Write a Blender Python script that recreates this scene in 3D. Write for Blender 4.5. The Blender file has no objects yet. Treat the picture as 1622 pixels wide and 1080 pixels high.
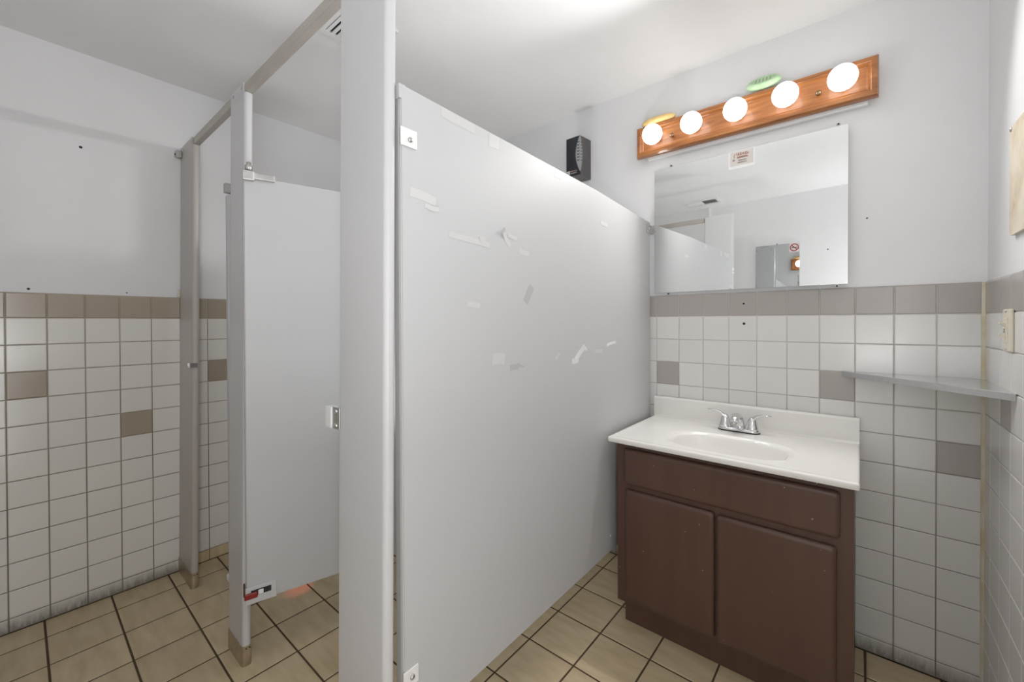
import bpy, bmesh, math, random
from mathutils import Vector, Matrix
random.seed(7)
S = bpy.context.scene
COL = S.collection

# ------------------------------------------------------------------ camera
cam_d = bpy.data.cameras.new('camera'); cam = bpy.data.objects.new('camera', cam_d); COL.objects.link(cam)
cam_d.sensor_width = 36.0; cam_d.sensor_fit = 'HORIZONTAL'
cam_d.lens = 653.672 / 1622 * 36.0
cam_d.shift_x = (811 - 827.9945) / 1622
cam_d.shift_y = (514.1796 - 540) / 1622
cam_d.clip_start = 0.02
yaw, pitch, roll = 0.684522, -0.007486, -0.003363
f = Vector((-math.sin(yaw) * math.cos(pitch), math.cos(yaw) * math.cos(pitch), math.sin(pitch)))
r = Vector((math.cos(yaw), math.sin(yaw), 0)); u = r.cross(f)
c_, s_ = math.cos(roll), math.sin(roll)
r2 = c_ * r + s_ * u; u2 = -s_ * r + c_ * u
M = Matrix((r2, u2, -f)).transposed().to_4x4(); M.translation = Vector((0.7791, -2.0033, 1.2383))
cam.matrix_world = M
S.camera = cam

# ------------------------------------------------------------------ world, light, exposure
W = bpy.data.worlds.new('world'); S.world = W; W.use_nodes = True
W.node_tree.nodes['Background'].inputs[0].default_value = (0.9, 0.95, 1, 1)
W.node_tree.nodes['Background'].inputs[1].default_value = 0.0
S.view_settings.view_transform = 'Standard'; S.view_settings.look = 'None'
S.view_settings.gamma = 1.0; S.view_settings.use_curve_mapping = False
S.view_settings.exposure = 0.37
S.cycles.max_bounces = 16; S.cycles.diffuse_bounces = 10; S.cycles.glossy_bounces = 8
S.cycles.sample_clamp_indirect = 6.0
BULB = 3.4; BULB_SPOT = 7.5; FRONT = 7.0; BOUNCE_FILL = 7.0; STALL_FILL = 4.8

def area(name, loc, rot, sx, sy, power, color=(1, 1, 1)):
    d = bpy.data.lights.new(name, 'AREA'); d.shape = 'RECTANGLE'; d.size = sx; d.size_y = sy; d.energy = power; d.color = color
    o = bpy.data.objects.new(name, d); COL.objects.link(o); o.location = loc; o.rotation_euler = rot
    return o
# added fill light at the right wall, out of view behind the camera
area('side_fill_light', (1.084, -2.185, 1.02), (math.radians(90), 0, math.radians(90)), 0.13, 1.9, FRONT, (0.97, 0.985, 1.0))
# added upward fill, bounced off the ceiling out of view behind the camera
area('bounce_fill_light', (0.86, -2.08, 0.95), (math.radians(180), 0, 0), 0.26, 0.22, BOUNCE_FILL, (0.98, 0.99, 1.0))
# second added fill, hidden in the nearest stall and aimed at the ceiling
area('stall_fill_light', (-0.50, -0.70, 0.75), (math.radians(180), 0, 0), 0.3, 0.3, STALL_FILL, (0.99, 0.995, 1.0))

# ------------------------------------------------------------------ helpers
def link(o, parent=None):
    COL.objects.link(o)
    if parent is not None: o.parent = parent
    return o
def obj(name, bm, mat, parent=None, smooth=False, loc=None):
    me = bpy.data.meshes.new(name)
    bmesh.ops.recalc_face_normals(bm, faces=bm.faces)
    if smooth:
        for fc in bm.faces: fc.smooth = True
    bm.to_mesh(me); bm.free()
    for m in (mat if isinstance(mat, (list, tuple)) else [mat]): me.materials.append(m)
    o = bpy.data.objects.new(name, me); link(o, parent)
    if loc is not None: o.location = loc
    return o
def rawobj(name, bm, mat, parent=None, smooth=False):
    """like obj but keeps the winding"""
    me = bpy.data.meshes.new(name)
    if smooth:
        for fc in bm.faces: fc.smooth = True
    bm.to_mesh(me); bm.free()
    for m in (mat if isinstance(mat, (list, tuple)) else [mat]): me.materials.append(m)
    return link(bpy.data.objects.new(name, me), parent)
def tag(o, label, cat, group=None):
    o['label'] = label; o['category'] = cat
    if group: o['group'] = group
    return o
def thing(name, label, cat, loc=(0, 0, 0), rot=(0, 0, 0), group=None):
    o = bpy.data.objects.new(name, None); link(o); o.location = loc; o.rotation_euler = rot
    o.empty_display_size = 0.05
    return tag(o, label, cat, group)
def struct(o): o['kind'] = 'structure'; return o
def BM(): return bmesh.new()
def box(bm, x0, x1, y0, y1, z0, z1, bev=0.0, seg=2):
    x0, x1 = sorted((x0, x1)); y0, y1 = sorted((y0, y1)); z0, z1 = sorted((z0, z1))
    vs = [bm.verts.new((x, y, z)) for x in (x0, x1) for y in (y0, y1) for z in (z0, z1)]
    fs = []
    for idx in ((0, 1, 3, 2), (4, 6, 7, 5), (0, 4, 5, 1), (2, 3, 7, 6), (0, 2, 6, 4), (1, 5, 7, 3)):
        fs.append(bm.faces.new([vs[i] for i in idx]))
    if bev > 0:
        es = {e for fc in fs for e in fc.edges}
        bmesh.ops.bevel(bm, geom=list(es), offset=bev, segments=seg, profile=0.5, affect='EDGES')
    return bm
def bbox(*a, **k): return box(BM(), *a, **k)
def prism(bm, pts, axis, a0, a1):
    """extrude a polygon along axis: pts are (p,q) in the two other axes in xyz order"""
    def mk(p, q, a):
        return {'x': (a, p, q), 'y': (p, a, q), 'z': (p, q, a)}[axis]
    A = [bm.verts.new(mk(p, q, a0)) for p, q in pts]; B = [bm.verts.new(mk(p, q, a1)) for p, q in pts]
    n = len(pts)
    bm.faces.new(A); bm.faces.new(B[::-1])
    for i in range(n): bm.faces.new((A[i], B[i], B[(i + 1) % n], A[(i + 1) % n]))
    return bm
def frame_of(t):
    t = t.normalized(); a = Vector((0, 0, 1)) if abs(t.z) < 0.95 else Vector((0, 1, 0))
    n = t.cross(a).normalized(); return n, t.cross(n).normalized()
def tube(bm, pts, rad, n=16, flat=1.0, cap=True, up=None):
    pts = [Vector(p) for p in pts]; rad = rad if isinstance(rad, (list, tuple)) else [rad] * len(pts)
    rings = []; prev = None
    for i, p in enumerate(pts):
        t = (pts[min(i + 1, len(pts) - 1)] - pts[max(i - 1, 0)]).normalized()
        if prev is None:
            a, b = frame_of(t)
            if up is not None:
                a = (Vector(up) - t * t.dot(Vector(up))).normalized(); b = t.cross(a)
        else:
            a = (prev - t * t.dot(prev)).normalized(); b = t.cross(a)
        prev = a
        rr = rad[i] if isinstance(rad[i], (tuple, list)) else (rad[i] * flat, rad[i])
        rings.append([bm.verts.new(p + a * math.cos(2 * math.pi * k / n) * rr[0] + b * math.sin(2 * math.pi * k / n) * rr[1]) for k in range(n)])
    for A, B in zip(rings, rings[1:]):
        for k in range(n): bm.faces.new((A[k], A[(k + 1) % n], B[(k + 1) % n], B[k]))
    if cap: bm.faces.new(rings[0][::-1]); bm.faces.new(rings[-1])
    return bm
def lathe(bm, prof, n=32, center=(0, 0, 0), axis='z'):
    c = Vector(center); rings = []
    for rr, h in prof:
        ring = []
        for k in range(n):
            a = 2 * math.pi * k / n; p, q = rr * math.cos(a), rr * math.sin(a)
            v = {'z': (p, q, h), 'y': (p, h, q), 'x': (h, p, q)}[axis]
            ring.append(bm.verts.new(c + Vector(v)))
        rings.append(ring)
    for A, B in zip(rings, rings[1:]):
        for k in range(n): bm.faces.new((A[k], A[(k + 1) % n], B[(k + 1) % n], B[k]))
    bm.faces.new(rings[0][::-1]); bm.faces.new(rings[-1])
    return bm
def ball(bm, c, rx, ry=None, rz=None, n=24):
    ry = ry or rx; rz = rz or rx
    mat = Matrix.Translation(c) @ Matrix.Diagonal((rx, ry, rz, 1))
    bmesh.ops.create_uvsphere(bm, u_segments=n, v_segments=n // 2, radius=1.0, matrix=mat)
    return bm
def rrect(x0, x1, y0, y1, rad, seg=5):
    pts = []
    for cx, cy, a0 in ((x1 - rad, y1 - rad, 0), (x0 + rad, y1 - rad, 90), (x0 + rad, y0 + rad, 180), (x1 - rad, y0 + rad, 270)):
        for k in range(seg + 1):
            a = math.radians(a0 + 90 * k / seg); pts.append((cx + rad * math.cos(a), cy + rad * math.sin(a)))
    return pts
def screw(name, parent, c, axis, rad, mat, h=0.003):
    bm = BM(); s = h
    ax = axis[-1]; sg = -1 if axis[0] == '-' else 1
    prof = [(rad, 0), (rad, sg * s * 0.4), (rad * 0.75, sg * s * 0.8), (rad * 0.3, sg * s)]
    lathe(bm, prof, 14, c, ax)
    return obj(name, bm, mat, parent, smooth=True)
def text(name, s, size, mat, loc, rot, parent, extrude=0.0004, align='CENTER'):
    cu = bpy.data.curves.new(name, 'FONT'); cu.body = s; cu.size = size; cu.extrude = extrude
    cu.align_x = align; cu.align_y = 'CENTER'; cu.materials.append(mat)
    tmp = bpy.data.objects.new(name, cu); COL.objects.link(tmp)
    me = bpy.data.meshes.new_from_object(tmp, depsgraph=bpy.context.evaluated_depsgraph_get())
    bpy.data.objects.remove(tmp); bpy.data.curves.remove(cu)
    o = bpy.data.objects.new(name, me); link(o, parent); o.location = loc; o.rotation_euler = rot
    return o

# ------------------------------------------------------------------ materials
class NT:
    def __init__(self, name):
        self.m = bpy.data.materials.new(name); self.m.use_nodes = True; self.t = self.m.node_tree
        self.b = self.t.nodes['Principled BSDF']
    def n(self, kind, **kw):
        nd = self.t.nodes.new(kind)
        for k, v in kw.items(): setattr(nd, k, v)
        return nd
    def l(self, a, b): self.t.links.new(a, b)
    def coord(self, scale=(1, 1, 1), kind='Object'):
        tc = self.n('ShaderNodeTexCoord'); mp = self.n('ShaderNodeMapping'); mp.inputs['Scale'].default_value = scale
        self.l(tc.outputs[kind], mp.inputs[0]); return mp.outputs[0]
    def noise(self, vec, scale, detail=4, rough=0.55):
        nz = self.n('ShaderNodeTexNoise'); nz.inputs['Scale'].default_value = scale; nz.inputs['Detail'].default_value = detail
        nz.inputs['Roughness'].default_value = rough; self.l(vec, nz.inputs['Vector']); return nz.outputs['Fac']
    def ramp(self, fac, stops):
        rp = self.n('ShaderNodeValToRGB'); e = rp.color_ramp.elements
        while len(e) < len(stops): e.new(0.5)
        for el, (p, c) in zip(e, stops): el.position = p; el.color = (c[0], c[1], c[2], 1)
        self.l(fac, rp.inputs[0]); return rp.outputs[0]
    def mix(self, fac, a, b, mode='MIX'):
        mx = self.n('ShaderNodeMix', data_type='RGBA', blend_type=mode)
        for sock, v in ((mx.inputs[0], fac), (mx.inputs[6], a), (mx.inputs[7], b)):
            if hasattr(v, 'links') or hasattr(v, 'is_linked'): self.l(v, sock)
            elif isinstance(v, (int, float)): sock.default_value = v
            else: sock.default_value = (v[0], v[1], v[2], 1)
        return mx.outputs[2]
    def math(self, op, a, b=0.0):
        mt = self.n('ShaderNodeMath', operation=op)
        for sock, v in ((mt.inputs[0], a), (mt.inputs[1], b)):
            if isinstance(v, (int, float)): sock.default_value = v
            else: self.l(v, sock)
        return mt.outputs[0]
    def bump(self, h, strength=0.1, dist=0.002):
        bp = self.n('ShaderNodeBump'); bp.inputs['Strength'].default_value = strength; bp.inputs['Distance'].default_value = dist
        self.l(h, bp.inputs['Height']); self.l(bp.outputs[0], self.b.inputs['Normal'])
    def set(self, color=None, rough=None, metal=None, spec=None, coat=None):
        if color is not None:
            if isinstance(color, (tuple, list)): self.b.inputs['Base Color'].default_value = (*color[:3], 1)
            else: self.l(color, self.b.inputs['Base Color'])
        if rough is not None:
            if isinstance(rough, (int, float)): self.b.inputs['Roughness'].default_value = rough
            else: self.l(rough, self.b.inputs['Roughness'])
        if metal is not None: self.b.inputs['Metallic'].default_value = metal
        if spec is not None: self.b.inputs['Specular IOR Level'].default_value = spec
        if coat is not None: self.b.inputs['Coat Weight'].default_value = coat
        return self
def plain(name, color, rough=0.5, metal=0.0, spec=0.5):
    return NT(name).set(color, rough, metal, spec).m
def mottled(name, color, amp=0.06, scale=6, rough=0.4, bump=0.05, metal=0.0, spec=0.5, stretch=(1, 1, 1)):
    k = NT(name); v = k.coord(stretch); nz = k.noise(v, scale)
    lo = [c * (1 - amp) for c in color]; hi = [min(1, c * (1 + amp)) for c in color]
    k.set(k.ramp(nz, [(0.3, lo), (0.7, hi)]), rough, metal, spec)
    if bump: k.bump(k.noise(v, 90, 3), bump, 0.002)
    return k.m

m_paint = mottled('wall_paint', (0.745, 0.748, 0.76), 0.02, 3, 0.38, 0.06, spec=0.4)
m_ceiling = mottled('ceiling_paint', (0.83, 0.83, 0.835), 0.02, 2, 0.55, 0.12)

def tile_mat(name, color, dirt=None):
    k = NT(name); g = k.n('ShaderNodeNewGeometry'); v = k.coord()
    lo = [c * 0.955 for c in color]
    base = k.mix(g.outputs['Random Per Island'], lo, color)
    base = k.mix(k.math('MULTIPLY', k.noise(v, 14, 5), 0.12), base, [c * 0.8 for c in color])
    # grime low on the wall: an uneven scuffed edge on the last few centimetres
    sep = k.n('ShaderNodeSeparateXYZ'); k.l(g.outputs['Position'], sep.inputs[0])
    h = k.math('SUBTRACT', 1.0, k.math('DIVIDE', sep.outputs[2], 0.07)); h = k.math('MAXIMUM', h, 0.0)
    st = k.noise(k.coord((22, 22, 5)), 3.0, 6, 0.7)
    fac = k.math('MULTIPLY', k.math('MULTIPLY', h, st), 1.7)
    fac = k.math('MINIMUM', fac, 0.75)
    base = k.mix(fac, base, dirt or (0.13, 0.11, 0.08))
    k.set(base, 0.17, 0.0, 0.5); k.bump(k.noise(v, 25, 2), 0.03, 0.002)
    return k.m
m_tile_white_l = tile_mat('white_tile_warm_light', (0.78, 0.76, 0.72))  # same white tile on both walls; the light's tint is put into each colour
m_tile_white_b = tile_mat('white_tile_cool_light', (0.70, 0.695, 0.68))
m_tile_accent_l = tile_mat('accent_tile_warm_light', (0.40, 0.335, 0.265))  # one accent tile for both walls, warmer and greyer light mixed into its colour
m_tile_accent_b = tile_mat('accent_tile_cool_light', (0.40, 0.375, 0.355))
def grout_mat(name, top, low):
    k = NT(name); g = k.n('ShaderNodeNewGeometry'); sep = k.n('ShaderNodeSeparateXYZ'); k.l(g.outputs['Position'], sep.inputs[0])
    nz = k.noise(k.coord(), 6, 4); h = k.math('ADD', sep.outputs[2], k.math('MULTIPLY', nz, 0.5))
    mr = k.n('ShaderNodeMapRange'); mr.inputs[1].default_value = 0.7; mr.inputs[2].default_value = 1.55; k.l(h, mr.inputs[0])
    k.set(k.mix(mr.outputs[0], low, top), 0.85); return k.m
m_grout_l = grout_mat('beige_grout', (0.40, 0.36, 0.29), (0.22, 0.19, 0.15))
m_grout_b = grout_mat('grey_grout', (0.62, 0.60, 0.57), (0.17, 0.155, 0.14))

def floor_mat():
    k = NT('beige_floor_tile'); g = k.n('ShaderNodeNewGeometry'); v = k.coord((2.2, 9, 1))
    st = k.noise(v, 3.0, 3, 0.5); cl = k.noise(k.coord(), 4.0, 2)
    a = k.ramp(st, [(0.3, (0.51, 0.405, 0.25)), (0.5, (0.60, 0.485, 0.31)), (0.72, (0.67, 0.555, 0.375))])
    a = k.mix(k.math('MULTIPLY', g.outputs['Random Per Island'], 0.28), a, (0.40, 0.32, 0.205))
    a = k.mix(k.math('MULTIPLY', cl, 0.16), a, (0.33, 0.28, 0.2))
    k.set(a, 0.28, 0, 0.5); k.bump(st, 0.06, 0.002)
    return k.m
m_floor = floor_mat()
m_grout_f = mottled('dark_brown_grout', (0.085, 0.055, 0.03), 0.2, 12, 0.9, 0)

def stall_mat(name, color, rough):
    k = NT(name); v = k.coord(); v2 = k.coord((0.6, 0.6, 6))
    a = k.mix(k.math('MULTIPLY', k.noise(v, 2.5, 5), 0.10), color, [c * 0.8 for c in color])
    sc = k.ramp(k.noise(v2, 9, 8, 0.7), [(0.70, (0, 0, 0)), (0.78, (1, 1, 1))])
    a = k.mix(k.math('MULTIPLY', sc, 0.07), a, [c * 0.5 for c in color])
    k.set(a, rough, 0, 0.5); k.bump(k.noise(v, 60, 3), 0.03, 0.001)
    return k.m
m_stall = stall_mat('grey_stall_paint', (0.50, 0.505, 0.515), 0.5)
m_pil_shade = stall_mat('pilaster_paint_shaded', (0.47, 0.44, 0.41), 0.33)  # left post's shading put into the paint colour as a taupe tint
m_pil = stall_mat('pilaster_paint', (0.56, 0.56, 0.57), 0.33)
m_trim = plain('stall_edge_trim', (0.36, 0.35, 0.34), 0.4)
m_header = mottled('aluminium_header', (0.46, 0.43, 0.39), 0.05, 8, 0.42, 0, metal=0.35)
m_shoe = mottled('worn_steel_shoe', (0.50, 0.43, 0.33), 0.25, 14, 0.34, 0, metal=0.85)
m_chrome = plain('chrome', (0.78, 0.78, 0.79), 0.08, 1.0)
m_zamac = mottled('dull_chrome', (0.50, 0.49, 0.48), 0.12, 20, 0.36, 0, metal=0.85)
m_steel = mottled('brushed_steel', (0.66, 0.66, 0.66), 0.05, 30, 0.22, 0, metal=0.9, stretch=(1, 20, 1))
m_whitemetal = plain('white_enamel', (0.75, 0.75, 0.75), 0.35)
m_dark = plain('dark_hole', (0.02, 0.02, 0.02), 0.8)
m_black = plain('black_rubber', (0.012, 0.012, 0.012), 0.5)
m_red = plain('red_plastic', (0.24, 0.014, 0.012), 0.35)
m_rust = mottled('rust', (0.11, 0.06, 0.035), 0.4, 40, 0.8, 0)
def vanity_mat():
    k = NT('brown_painted_wood'); v = k.coord((6, 6, 0.6))
    g1 = k.noise(v, 3, 6, 0.6); bl = k.noise(k.coord(), 2.2, 3)
    a = k.ramp(g1, [(0.3, (0.082, 0.040, 0.028)), (0.7, (0.108, 0.055, 0.040))])
    a = k.mix(k.math('MULTIPLY', bl, 0.45), a, (0.078, 0.047, 0.034))
    nk = k.ramp(k.noise(k.coord(), 75, 1), [(0.80, (0, 0, 0)), (0.82, (1, 1, 1))])
    a = k.mix(nk, a, (0.45, 0.38, 0.33))
    k.set(a, 0.38, 0, 0.5); k.bump(k.noise(k.coord((40, 40, 2)), 4, 4), 0.07, 0.001)
    return k.m
m_vanity = vanity_mat()
m_counter = mottled('cultured_marble', (0.77, 0.755, 0.73), 0.02, 3, 0.16, 0)
m_glass = plain('mirror_glass', (0.77, 0.785, 0.78), 0.0, 1.0)
m_glassedge = plain('mirror_edge', (0.32, 0.36, 0.34), 0.2, 0.3)
def wood_mat():
    k = NT('varnished_pine'); v = k.coord((1.2, 12, 14))
    g1 = k.noise(v, 4.0, 8, 0.62); g2 = k.noise(k.coord((0.7, 30, 40)), 3, 4)
    a = k.ramp(g1, [(0.28, (0.17, 0.058, 0.016)), (0.5, (0.36, 0.135, 0.038)), (0.72, (0.50, 0.215, 0.07))])
    a = k.mix(k.math('MULTIPLY', g2, 0.3), a, (0.2, 0.07, 0.02))
    k.set(a, 0.3, 0, 0.5, 0.3); return k.m
m_wood = wood_mat()
m_ivory = plain('ivory_plastic', (0.66, 0.62, 0.52), 0.35)
def bulb_mat():
    k = NT('lit_globe_bulb'); k.set((0.9, 0.9, 0.9), 0.3)
    k.b.inputs['Emission Color'].default_value = (1.0, 0.98, 0.95, 1); k.b.inputs['Emission Strength'].default_value = BULB
    return k.m
m_bulb = bulb_mat()
def tape_mat():
    k = NT('clear_tape'); k.set((0.555, 0.555, 0.55), 0.28); return k.m
m_tape = tape_mat()
m_tapew = plain('curled_tape', (0.72, 0.72, 0.72), 0.25)
def smudge_mat():
    k = NT('grey_adhesive'); k.set((0.42, 0.42, 0.42), 0.6); return k.m
m_smudge = smudge_mat()

# ------------------------------------------------------------------ room shell
XL, XR, YB, YF, H = -1.850, 1.098, 0.0, -2.275, 2.417
T = 0.1095; ZROW1 = 1.2603; ZTOP = 1.3637
P = 0.006      # painted wall lies this far behind the tile face
def wall(name, a): return struct(obj(name, bbox(*a), m_paint))
wb = wall('wall_back', (XL - 0.12, XR + 0.12, P, 0.12, 0, H + 0.1))
wl = wall('wall_left', (XL - 0.12, XL - P, YF - 0.12, P, 0, H + 0.1))
wr = wall('wall_right', (XR + P, XR + 0.12, YF - 0.12, P, 0, H + 0.1))
wf = wall('wall_front', (XL - P, XR + P, YF - 0.12, YF - P, 0, H + 0.1))
ce = struct(obj('ceiling', bbox(XL - 0.12, XR + 0.12, YF - 0.12, 0.12, H, H + 0.12), m_ceiling))
ce.location.z = 0

zl = [ZTOP, ZROW1] + [ZROW1 - T * k for k in range(1, 12)] + [0.0]
def tile_field(name, wallobj, us, place, accent, mats, base_row=None, gap=0.0024):
    """us: tile lines along the wall; place(u, d, z): point d metres in front of the grout bed"""
    bm = BM()
    for i in range(len(us) - 1):
        for j in range(len(zl) - 1):
            u0, u1 = us[i] + gap / 2, us[i + 1] - gap / 2; z1, z0 = zl[j] - gap / 2, zl[j + 1] + gap / 2
            if u1 - u0 < 0.004: continue
            if j == 0: z1 = zl[0]
            tb = 0.0022; tt = 0.006 if j == 0 else tb
            D = 0.0065; lo = [(u0, z0), (u1, z0), (u1, z1), (u0, z1)]
            mid = lo; hi = [(u0 + tb, z0 + tb), (u1 - tb, z0 + tb), (u1 - tb, z1 - tt), (u0 + tb, z1 - tt)]
            A = [bm.verts.new(place(a, 0.0, b)) for a, b in lo]
            B = [bm.verts.new(place(a, D - 0.0016, b)) for a, b in mid]
            Cc = [bm.verts.new(place(a, D, b)) for a, b in hi]
            mi = accent(i, j)
            for k in range(4):
                k2 = (k + 1) % 4
                bm.faces.new((A[k], A[k2], B[k2], B[k])).material_index = mi
                bm.faces.new((B[k], B[k2], Cc[k2], Cc[k])).material_index = mi
            bm.faces.new(Cc).material_index = mi
    return obj(name, bm, mats, wallobj)
def lines(start, end, anchor):
    k0 = math.ceil((start - anchor) / T - 1e-6); ls = [start]
    k = k0
    while anchor + k * T < end - 0.004:
        if anchor + k * T > start + 0.004: ls.append(anchor + k * T)
        k += 1
    return ls + [end]
def accent_fn(us, anchor, flip=False, base=None):
    def fn(i, j):
        if j == 0: return 1
        mid = (us[i] + us[i + 1]) / 2; n = math.floor((mid - anchor) / T) % 6
        if j == 3 and n == (3 if flip else 0): return 1
        if j == 5 and n == (0 if flip else 3): return 1
        if base is not None and j == len(zl) - 2 and mid > base: return 2
        return 0
    return fn
ub = lines(XL + 0.002, XR - 0.006, 0.0)
tile_field('tile', wb, ub, lambda a, d, b: (a, P - d - 0.0001, b), accent_fn(ub, 0.0), [m_tile_white_b, m_tile_accent_b])
ul = lines(YF + 0.002, -0.002, -2.034)
tile_field('tile', wl, ul, lambda a, d, b: (XL - P + d + 0.0001, a, b), accent_fn(ul, -2.034, base=-1.47), [m_tile_white_l, m_tile_accent_l, m_floor], gap=0.0034)
ur = lines(YF + 0.002, -0.004, -0.2995)
tile_field('tile', wr, ur, lambda a, d, b: (XR + P - d - 0.0001, a, b), accent_fn(ur, -0.2995), [m_tile_white_b, m_tile_accent_b])
uf = lines(XL + 0.01, XR - 0.01, 0.0)
tile_field('tile', wf, uf, lambda a, d, b: (a, YF - P + d + 0.0001, b), accent_fn(uf, 0.0), [m_tile_white_b, m_tile_accent_b])
gb = 0.0035
obj('grout', bbox(XL - P, XR + P, P - gb, P - 0.0001, 0, ZTOP - 0.001), m_grout_b, wb)
obj('grout', bbox(XL - P + 0.0001, XL - P + gb, YF - P, P, 0, ZTOP - 0.001), m_grout_l, wl)
obj('grout', bbox(XR + P - gb, XR + P - 0.0001, YF - P, P, 0, ZTOP - 0.001), m_grout_b, wr)
obj('grout', bbox(XL - P, XR + P, YF - P + 0.0001, YF - P + gb, 0, ZTOP - 0.001), m_grout_b, wf)
# screw holes left in the walls
def hole(wallobj, axis, c, rad): 
    bm = BM(); lathe(bm, [(rad, -0.0006), (rad * 0.9, 0.0006)], 12, c, axis); obj('screw_hole', bm, m_dark, wallobj)
for x, z, rr in ((0.3878, 1.3129, 0.0042), (0.3891, 1.2262, 0.0058)): hole(wb, 'y', (x, -0.0004, z), rr)
hole(wb, 'y', (0.80, P, 1.62), 0.003)
hole(wl, 'x', (XL - P, -1.8217, 2.0057), 0.006)
hole(wl, 'x', (XL - P, -1.9729, 1.379), 0.005)
hole(wl, 'x', (XL - P, -1.68, 1.378), 0.003)
hole(wf, 'y', (0.4746, YF - P, 1.901), 0.006)

# floor: every tile a bevelled plate over one bed of grout
gx = [XL, -1.704, -1.494, -1.283, -1.071, -0.860, -0.650, -0.434, -0.218, -0.0166, 0.186, 0.390, 0.594, 0.797, 1.0, XR]
gy = [0.0]
k = 0
while -0.149 - 0.1991 * k > YF: gy.append(-0.149 - 0.1991 * k); k += 1
gy.append(YF)
bm = BM(); box(bm, XL - P, XR + P, YF - P, P, -0.1, -0.0022)
for fc in bm.faces: fc.material_index = 1
for i in range(len(gx) - 1):
    for j in range(len(gy) - 1):
        g = 0.0034; x0, x1, y1, y0 = gx[i] + g, gx[i + 1] - g, gy[j] - g, gy[j + 1] + g
        if i == 0: x0 = gx[0] + 0.002
        b = 0.003
        A = [bm.verts.new((x, y, -0.003)) for x, y in ((x0, y0), (x1, y0), (x1, y1), (x0, y1))]
        Bv = [bm.verts.new((x, y, -0.0014)) for x, y in ((x0, y0), (x1, y0), (x1, y1), (x0, y1))]
        Cv = [bm.verts.new((x, y, 0.0)) for x, y in ((x0 + b, y0 + b), (x1 - b, y0 + b), (x1 - b, y1 - b), (x0 + b, y1 - b))]
        for q in range(4):
            q2 = (q + 1) % 4
            bm.faces.new((A[q], A[q2], Bv[q2], Bv[q])); bm.faces.new((Bv[q], Bv[q2], Cv[q2], Cv[q]))
        bm.faces.new(Cv)
struct(obj('floor', bm, [m_floor, m_grout_f]))
# made-up casing added around the side fill light, out of view
bm = BM()
for a in ((-2.262, -2.250, 0.0, 1.99), (-2.118, -2.090, 0.0, 1.99), (-2.250, -2.118, 1.975, 1.99)):
    box(bm, XR - 0.016, XR - 0.0005, *a)
struct(obj('fill_light_frame', bm, m_whitemetal))
# cream caulk strip in the back right corner
k = NT('yellowed_caulk'); v = k.coord((1, 1, 3)); k.set(k.ramp(k.noise(v, 3, 4), [(0.3, (0.50, 0.40, 0.22)), (0.5, (0.62, 0.57, 0.45)), (0.7, (0.64, 0.60, 0.52))]), 0.5)
bm = BM(); prism(bm, [(XR + P, P), (XR - 0.009, P), (XR - 0.0085, -0.002), (XR - 0.003, -0.0065), (XR + P, -0.007)], 'z', 0.0, 1.36)
struct(obj('trim_1', bm, k.m))

# ------------------------------------------------------------------ toilet stalls
YS = -1.502; LEAN = -0.0105; PT = 0.028
def pilaster(label, x0, x1, round_right=True, round_left=False, mat=None):
    t = thing('stall_pilaster', label, 'stall post', (x0, YS, 0), (LEAN, 0, 0), 'stall front posts')
    w = x1 - x0
    def prof(o, y0, y1):
        pts = []
        rr = min(0.0125, (y1 - y0) * 0.45)
        def corner(cx, cy, a0):
            for k in range(6):
                a = math.radians(a0 + 18 * k); pts.append((cx + rr * math.cos(a), cy + rr * math.sin(a)))
        if round_left: corner(rr - o, y1 - rr, 90); corner(rr - o, y0 + rr, 180)
        else: pts.extend([(-o, y1), (-o, y0)])
        if round_right: corner(w - rr + o, y0 + rr, 270); corner(w - rr + o, y1 - rr, 0)
        else: pts.extend([(w + o, y0), (w + o, y1)])
        return pts
    bm = BM(); prism(bm, prof(0, 0, PT), 'z', 0.004, 2.105 if round_left else 2.0695)
    if not round_left: box(bm, 0.0, w - (0.014 if round_right else 0), 0.0, 0.0035, 2.066, 2.106)
    bmesh.ops.remove_doubles(bm, verts=bm.verts, dist=0.00005)
    post = obj('post', bm, mat or m_pil, t)
    for p in post.data.polygons: p.use_smooth = False
    bm = BM(); prism(bm, prof(0.002, -0.002, PT + 0.002), 'z', 0.0, 0.072)
    sh = obj('shoe', bm, m_shoe, t)
    if round_right:
        for yy in (0.010, 0.021): screw('screw', sh, (w + 0.002, yy, 0.064), '+x', 0.0025, m_black, 0.002)
    for xx in (w * 0.2, w - 0.03): screw('screw', post, (xx, 0, 2.088), '-y', 0.006, m_zamac)
    return t
p_left = pilaster('narrow grey stall post flush against the taupe banded left wall', XL + 0.003, -1.618, True, mat=m_pil_shade)
p_mid = pilaster('free-standing grey stall post between the two open stall doors', -1.083, -0.931, True)
p_big = pilaster('large nearest grey post in front of the tape-marked partition', -0.245, -0.031, True, True)
# wall clips of the left post
b = bbox(-0.001, 0.030, 0.012, 0.030, 2.02, 2.045, bev=0.002); 
cl = obj('wall_bracket', bbox(-0.002, 0.03, -0.024, -0.0005, 2.055, 2.086, bev=0.002), m_zamac, p_left); b.free()
screw('screw', cl, (0.014, -0.024, 2.068), '-y', 0.005, m_dark)
obj('wall_clip', bbox(-0.002, 0.006, -0.012, -0.0005, 1.368, 1.402, bev=0.001), m_ivory, p_left)
# latch strike on the left post's opening edge
w = -1.618 - (XL + 0.003)
st = obj('latch_strike', bbox(w - 0.024, w + 0.010, -0.013, 0.022, 1.030, 1.052, bev=0.003), m_chrome, p_left)
screw('screw', st, (w - 0.014, -0.013, 1.041), '-y', 0.004, m_chrome)
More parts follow.
